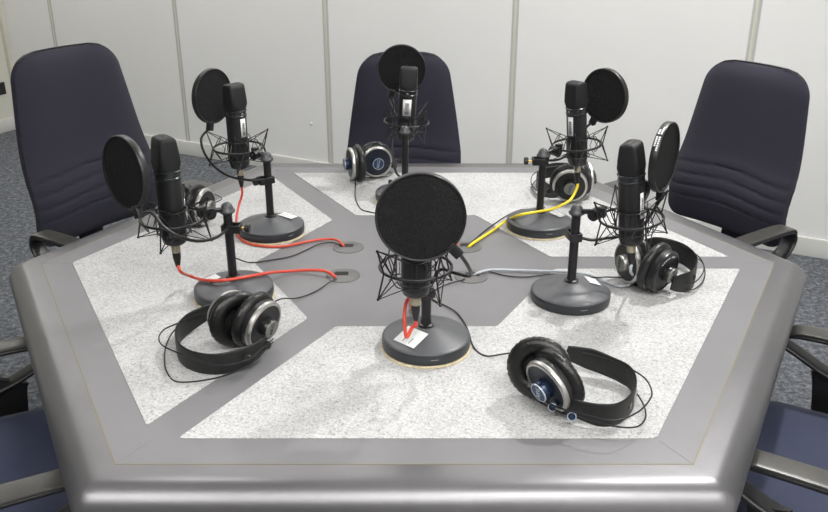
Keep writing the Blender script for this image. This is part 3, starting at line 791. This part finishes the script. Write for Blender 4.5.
# ================================================================ headphones
def unit(x): return V(x).normalized()
def headphones(org, cups, band, wires, style, label, sliders=(), slider_n=None, lead=None, bandw=.0225, letter=False, scale=1.07):
    """cups: [(world centre, outward normal, x-axis)], band / wires: world points"""
    o = V(org); hp = tag(empty('headphones', o), label, 'headphones', 'black studio headphones lying on the table'); L = M.Translation(-o)
    for ci, (c, nrm, stl) in enumerate(cups):
        n_ = unit(nrm); up = V((0, 0, 1)); xax = up.cross(n_).normalized(); fm = L @ frame(c, n_, xax) @ M.Scale(scale, 4)
        shellm = MT['navycup'] if style == 'blue' else MT['blackcup']
        cup = MB().lathe([(.034, -.012), (.0445, -.012), (.0465, -.009), (.0465, .0), (.0445, .0025)], fm, 48).build('ear_cup', MT['blackp'], hp)
        # cushion: gathered ring
        vs = []; fs = []; N, K = 72, 14
        for i in range(N):
            a = 2*PI*i/N; w_ = 1+.05*math.sin(a*30)
            for k in range(K):
                q = 2*PI*k/K; r_ = .040+math.cos(q)*.0145; z_ = -.021+math.sin(q)*.0115*(w_ if math.sin(q) < 0 else 1)
                r_ = .040+math.cos(q)*.0145*(w_ if math.cos(q) > .3 else 1)
                vs.append((r_*math.cos(a), r_*math.sin(a), z_))
        for i in range(N):
            j = (i+1) % N
            for k in range(K): b = (k+1) % K; fs.append((i*K+k, j*K+k, j*K+b, i*K+b))
        MB().add(vs, fs, fm).build('ear_cushion', MT['leather'], cup, angle=80)
        MB().lathe([(0, -.0150), (.030, -.0152), (.034, -.0165)], fm, 32).build('inner_cloth', MT['slot'], cup)
        if stl != 'plain':
            MB().lathe([(.0462, -.001), (.0470, .002), (.0462, .0062), (.0435, .0085), (.0405, .0085), (.040, .0060), (.0445, .0020)], fm, 56, closed=True).build('silver_ring', MT['steel'], cup)
        else:
            MB().lathe([(.0462, -.001), (.0470, .002), (.0462, .0062), (.0435, .0085), (.0405, .0085), (.040, .0060), (.0445, .0020)], fm, 56, closed=True).build('black_ring', MT['blackhub'], cup)
        MB().lathe([(.0415, .0045), (.040, .0068), (.030, .0075), (.0145, .0085), (0, .0085)], fm, 40).build('outer_face', shellm, cup)
        if stl == 'plain':
            tk = MB()
            for q in range(9):
                if q == 3: continue
                a = math.radians(62+q*9); cc = V((math.cos(a), math.sin(a), 0)); t_ = V((-cc.y, cc.x, 0))
                p = fm @ (cc*.036+V((0, 0, .0078))); tk.box((0, 0, 0), (.0032, .0034, .0004), frame(p, fm.to_3x3() @ V((0, 0, 1)), fm.to_3x3() @ t_))
            tk.build('cup_lettering', MT['white'], cup)
        hubm = MT['bluehub'] if style == 'blue' else (MT['steel'] if stl == 'bright' else MT['blackhub'])
        fm = fm @ M.Diagonal((1.12, 1.12, 1, 1)); hub = MB().lathe([(.0155, .008), (.0155, .0125), (.0148, .013), (.0155, .0136), (.0155, .0215), (.0145, .0232), (.0, .0232)], fm, 32).build('hub', hubm, cup)
        MB().lathe([(.0152, .0222), (.0150, .0240), (.0136, .0240), (.0136, .0225)], fm, 32, closed=True).build('hub_ring', MT['badgeprint'] if style == 'blue' else (MT['greyhub']), hub)
        MB().lathe([(.0137, .0231), (.0137, .0236), (0, .0236)], fm, 28).build('badge', MT['bluebadge'] if style == 'blue' else (MT['greyhub'] if style == 'black' else MT['bluebadge']), hub)
        text_mesh('AKG', .0105, fm @ M.Translation((0, 0, .0239)) @ M.Rotation(PI/2*.9, 4, 'Z'), MT['badgeprint'] if style == 'blue' else MT['blackhub'] if style == 'black' else MT['badgeprint'], hub, name='badge_lettering')
    # headband: flat leather strap standing on edge
    Q = catmull([V(p) for p in band], 9); vs = []; fs = []; N = len(Q)
    for i in range(N):
        t = (Q[min(i+1, N-1)]-Q[max(i-1, 0)]); t.normalize()
        side = t.cross(V((0, 0, 1))).normalized(); upv = side.cross(t).normalized()
        k = i/(N-1); bw = bandw*(.62+.38*min(1, 5*k, 5*(1-k)))
        for a in range(14):
            q = 2*PI*a/14; g = lambda w: math.copysign(abs(w)**.5, w)
            vs.append(L @ (Q[i]+upv*(g(math.cos(q))*bw)+side*(g(math.sin(q))*.0019)))
    for i in range(N-1):
        for a in range(14): b = (a+1) % 14; fs.append((i*14+a, i*14+b, (i+1)*14+b, (i+1)*14+a))
    fs.append(tuple(reversed(range(14)))); fs.append(tuple((N-1)*14+a for a in range(14)))
    hb = MB().add(vs, fs).build('headband', MT['hband'], hp, angle=50)
    if letter:
        i = letter[0]; t = (Q[i+1]-Q[i-1]).normalized(); side = t.cross(V((0, 0, 1))).normalized()
        if letter[1] < 0: side = -side
        fr2 = L @ frame(Q[i]+side*.0026, side, -t if letter[1]*1 > 0 else t)
        # outlined pill and letter pressed into the strap
        pill = lambda w_, h_: [V((math.copysign(max(0, w_-h_), math.cos(a))+math.cos(a)*h_, math.sin(a)*h_, 0)) for a in [2*PI*q/36+.05 for q in range(36)]]
        ob = MB(); ob.tube([fr2 @ p for p in pill(.017, .0105)], .0007, n=6, closed=True)
        ob.tube([fr2 @ p for p in pill(.010, .0055)], .0006, n=6, closed=True)
        ob.build('pressed_outline', MT['greyprint'], hb)
        i2 = letter[2]; t = (Q[i2+1]-Q[i2-1]).normalized(); side = t.cross(V((0, 0, 1))).normalized()
        if letter[1] < 0: side = -side
        text_mesh('K', .018, L @ frame(Q[i2]+side*.0030, side, -t if letter[1]*1 > 0 else t), MT['greyprint'], hb, name='pressed_letter')
    for w_ in wires:
        MB().tube([L @ V(p) for p in w_], .0015, n=8, smooth=9).build('support_wire', MT['black'], hp)
    if sliders:
        for (p, n_) in sliders:
            n_ = unit(n_); fm = L @ frame(p, n_)
            sl = MB().lathe([(0, -.006), (.0075, -.006), (.0085, -.003), (.0085, .003), (.0075, .0045), (0, .0045)], fm, 20).build('slider', MT['blackhub'] if style != 'blue' else MT['bluehub'], hp)
            if style == 'blue' or style == 'grey':
                MB().lathe([(.0078, .0043), (.0074, .0054), (.0062, .0054), (.0062, .0043)], fm, 20, closed=True).build('slider_ring', MT['badgeprint'], sl)
                MB().lathe([(.0061, .0044), (0, .0046)], fm, 18).build('slider_badge', MT['bluebadge'], sl)
    return hp

# near right, in front (blue hubs)
c1 = at(549, 385, .058)
c2 = c1+V((-.004, .060, .006))
w1 = [at(540, 399, .035), at(560, 408, .042), at(577.6, 413, .045), at(612.7, 420.5, .045), at(637, 412.5, .044), at(649.5, 400, .043), at(651.5, 390, .042), at(644, 377.5, .042), at(625, 366, .043), at(600, 357, .047), at(583, 353, .05)]
w2 = [at(540, 402, .028), at(560, 412, .030), at(577.6, 417, .026), at(612.7, 426, .020), at(635.6, 427, .018), at(644.5, 420, .018), at(645.5, 411, .018), at(641, 400, .019), at(633, 390, .022), at(615, 379, .03), at(590, 363, .04)]
headphones(at(560, 390, .0012), [(c1, (-.78, -.54, -.30), 'steel'), (c2, (.35, .90, -.15), 'steel')],
    [at(562, 400, .040), at(578, 409, .031), at(600, 415, .026), at(618, 413.5, .0245), at(631, 403, .0245), at(635, 389, .0245), at(628, 376, .0255), at(608, 366, .029), at(590, 359, .036), at(577, 355, .042), at(566, 352, .048)],
    [w1, w2], 'blue', 'black headphones with blue hubs lying nearest the camera at the right front',
    sliders=[(at(552.8, 406.6, .030), (-.3, -.85, .25)), (at(571.7, 415.7, .030), (-.15, -.9, .25))], letter=(40, 1, 34))
# near left, in front (black, grey badge)
c1 = at(262, 324, .059); c2 = c1+V((-.066, .034, .004))
w1 = [at(273, 339, .035), at(258, 352, .042), at(247, 360, .045), at(217, 365.5, .045), at(184, 355, .044), at(163.5, 346, .043), at(158.8, 338, .043), at(163.5, 330, .043), at(173.6, 325, .045), at(195, 316, .048), at(208, 312, .05)]
w2 = [at(273, 342, .028), at(258, 357, .028), at(247, 366, .024), at(217, 377.7, .014), at(179, 382, .008), at(167, 372, .008), at(164.6, 358.6, .010), at(167, 343, .014), at(177, 328, .025), at(202, 316, .042)]
headphones(at(235, 335, .0012), [(c1, (.84, -.50, -.22), 'steel'), (c2, (-.60, .76, .05), 'none')],
    [at(265, 343, .040), at(256, 351, .033), at(240, 359, .027), at(218, 364, .0245), at(196, 362, .0245), at(181, 354, .0245), at(176.5, 343, .0245), at(179, 333, .0255), at(189, 323, .029), at(204, 314, .036), at(214, 309, .042)],
    [w1, w2], 'black', 'black headphones at the left front, arched band towards the left, beside the near left stand',
    sliders=[(at(266.8, 345, .032), (.3, -.85, .2)), (at(248, 358.6, .032), (.1, -.9, .2))], letter=(42, 1, 49))
# right, behind the near right microphone (black throughout)
c1 = at(663, 271, .059); c2 = at(629, 262, .059)
headphones(at(655, 275, .0012), [(c1, (.68, -.72, -.18), 'plain'), (c2, (-.93, -.35, .0), 'bright')],
    [at(628, 254, .055), at(640, 249, .052), at(656, 247, .046), at(672, 250, .040), at(686, 256, .034), at(695, 265, .030), at(695, 274, .028), at(690, 281, .030), at(680, 283, .034), at(672, 283, .038)],
    [[at(677, 281, .035), at(692, 283, .03), at(701, 276, .03), at(704, 267, .035), at(699, 257, .045), at(686, 248, .055), at(660, 238, .06), at(640, 241, .06)],
     [at(677, 283, .03), at(690, 290, .012), at(701, 284, .008), at(705, 274, .012), at(702, 262, .025), at(690, 254, .035)]],
    'black', 'all-black headphones leaning behind the near right microphone', bandw=.026, sliders=[(at(684, 280, .034), (.3, -.9, 0)), (at(692, 277, .034), (.5, -.8, 0))])
# far right, behind the far right stand
c1 = at(570, 185.5, .059); c2 = at(586, 177, .059)
headphones(at(568, 188, .0012), [(c1, (-.12, -.97, -.12), 'steel'), (c2, (.90, .15, .05), 'steel')],
    [at(558, 193, .04), at(549, 191, .036), at(540, 186, .032), at(537, 179, .032), at(545, 172, .036), at(560, 169, .045), at(576, 168, .052)],
    [[at(562, 192, .04), at(545, 194, .035), at(534, 188, .035), at(531, 180, .04), at(535, 173, .05), at(550, 167, .06), at(575, 165, .06)],
     [at(562, 194, .03), at(545, 197, .015), at(535, 193, .01), at(532, 186, .01), at(537, 179, .02)]],
    'black', 'black headphones with silver ringed cup behind the far right stand pole', sliders=[(at(549, 191.5, .036), (-.2, -.95, 0)), (at(595, 181, .05), (.9, -.3, 0))])
# far middle, left of the middle stand (blue hubs)
c1 = at(376.5, 161.5, .059); c2 = at(352, 163.5, .059)
ctr = (c1+c2)/2
headphones(at(364, 172, .0012), [(c1, (.28, -.95, -.05), 'steel'), (c2, (-.93, -.30, .0), 'steel')],
    [c1+V((.050, .01, -.01)), c1+V((.060, .045, -.018)), c1+V((.035, .095, -.024)), ctr+V((0, .115, -.027)), c2+V((-.02, .095, -.024)), c2+V((-.01, .04, -.01)), c2+V((-.004, .02, 0))],
    [[c1+V((.03, -.03, -.01)), c1+V((.058, -.005, .005)), c1+V((.070, .05, .0)), ctr+V((.01, .135, -.01)), c2+V((-.015, .10, -.01)), c2+V((-.018, .02, .0))]],
    'blue', 'black headphones with blue hubs beside the middle stand, in front of the middle chair', sliders=[(at(391, 160.5, .05), (.4, -.9, 0))])
# left, behind the near left microphone
c1 = at(204, 206.5, .059); c2 = at(180, 207.5, .059)
headphones(at(192, 212, .0012), [(c1, (.93, -.30, -.05), 'bright'), (c2, (-.75, -.62, .0), 'steel')],
    [c1+V((.0, .05, .0)), c1+V((-.01, .085, -.012)), (c1+c2)/2+V((-.03, .125, -.024)), c2+V((-.045, .09, -.022)), c2+V((-.02, .045, -.01)), c2+V((-.01, .035, -.005))],
    [[c1+V((.025, .01, .005)), c1+V((.03, .075, .0)), (c1+c2)/2+V((-.02, .145, .0)), c2+V((-.07, .10, .0)), c2+V((-.035, .0, .0))]],
    'black', 'black headphones mostly hidden behind the near left microphone')

# headphone leads
def lead(P, label, r=.0016, group=None): return cable('headphone_cable', P, r, MT['dark_c'], label, 'cable', group=group)
lead([at(269, 305, .062), at(278, 300, .048), at(284, 298.5, .03), at(294, 298.5, .010), at(306, 295.5, .003), at(318, 290, .003), at(328, 283, .006), at(335, 279, .007), at(338, 279, -.004)], 'thin black lead from the left front headphones to the lower left socket')
lead([at(232, 256, .035), at(238, 259, .02), at(250, 262.5, .004), at(268, 260.5, .003), at(290, 256.5, .003), at(306, 250, .003), at(318, 244.5, .004), at(330, 242.5, .006), at(338, 244, .007), at(342, 246.5, -.004)], 'thin black lead sweeping from behind the near left stand to the upper left socket')
lead([at(355, 172, .025), at(355.5, 183, .006), at(355, 192, .003), at(356, 200, .003), at(361, 209, .003), at(370, 212, .003), at(382, 215, .003), at(400, 226, .003), at(428, 239, .003), at(450, 243, .003), at(457, 245, -.004)], 'thin grey-black lead trailing forward from the far middle headphones')
lead([at(670, 277, .040), at(655, 277, .030), at(630, 278, .020), at(610, 277, .015), at(590, 277.5, .008), at(570, 275, .003), at(548, 274.5, .003), at(525, 277, .003), at(505, 275.5, .003), at(488, 271.5, .004), at(478, 274, .006), at(474, 277, -.004)], 'thin black lead running left from the headphones behind the near right microphone')
lead([at(545, 207, .035), at(530, 209, .020), at(520, 210, .006), at(508, 215, .003), at(494, 224, .003), at(482, 233, .004), at(474, 240, .007), at(467, 245.5, .004), at(465, 247, -.004)], 'thin black lead following the yellow cable to the upper right socket')
lead([at(520, 350, .035), at(514, 352.5, .022)], 'short black plug sleeve at the left of the right front headphones', r=.0034).name = 'cable_plug'
lead([at(514, 352.5, .022), at(503, 354, .010), at(490, 356, .004), at(482, 354.5, .003), at(475, 349, .003), at(471, 341, .003), at(469, 333, .003), at(464, 322, .003), at(456, 312, .003), at(446, 306, .003), at(434, 300, .003), at(430, 294, .003), at(445, 285, .003), at(462, 280, .006), at(466, 278, -.004)], 'thin black lead from the right front headphones round behind the front stand base')

# ================================================================ camera
cam = bpy.data.cameras.new('camera'); co = bpy.data.objects.new('camera', cam); COL.objects.link(co)
cam.sensor_width = 36; cam.lens = 36*F/828; cam.clip_start = .02
co.location = (0, 0, TZ+EYE); co.rotation_euler = (PI/2-TH, 0, 0)
SC.camera = co
vs_ = SC.view_settings
vs_.view_transform = 'Standard'; vs_.look = 'None'; vs_.gamma = 1; vs_.use_curve_mapping = False; vs_.exposure = .10
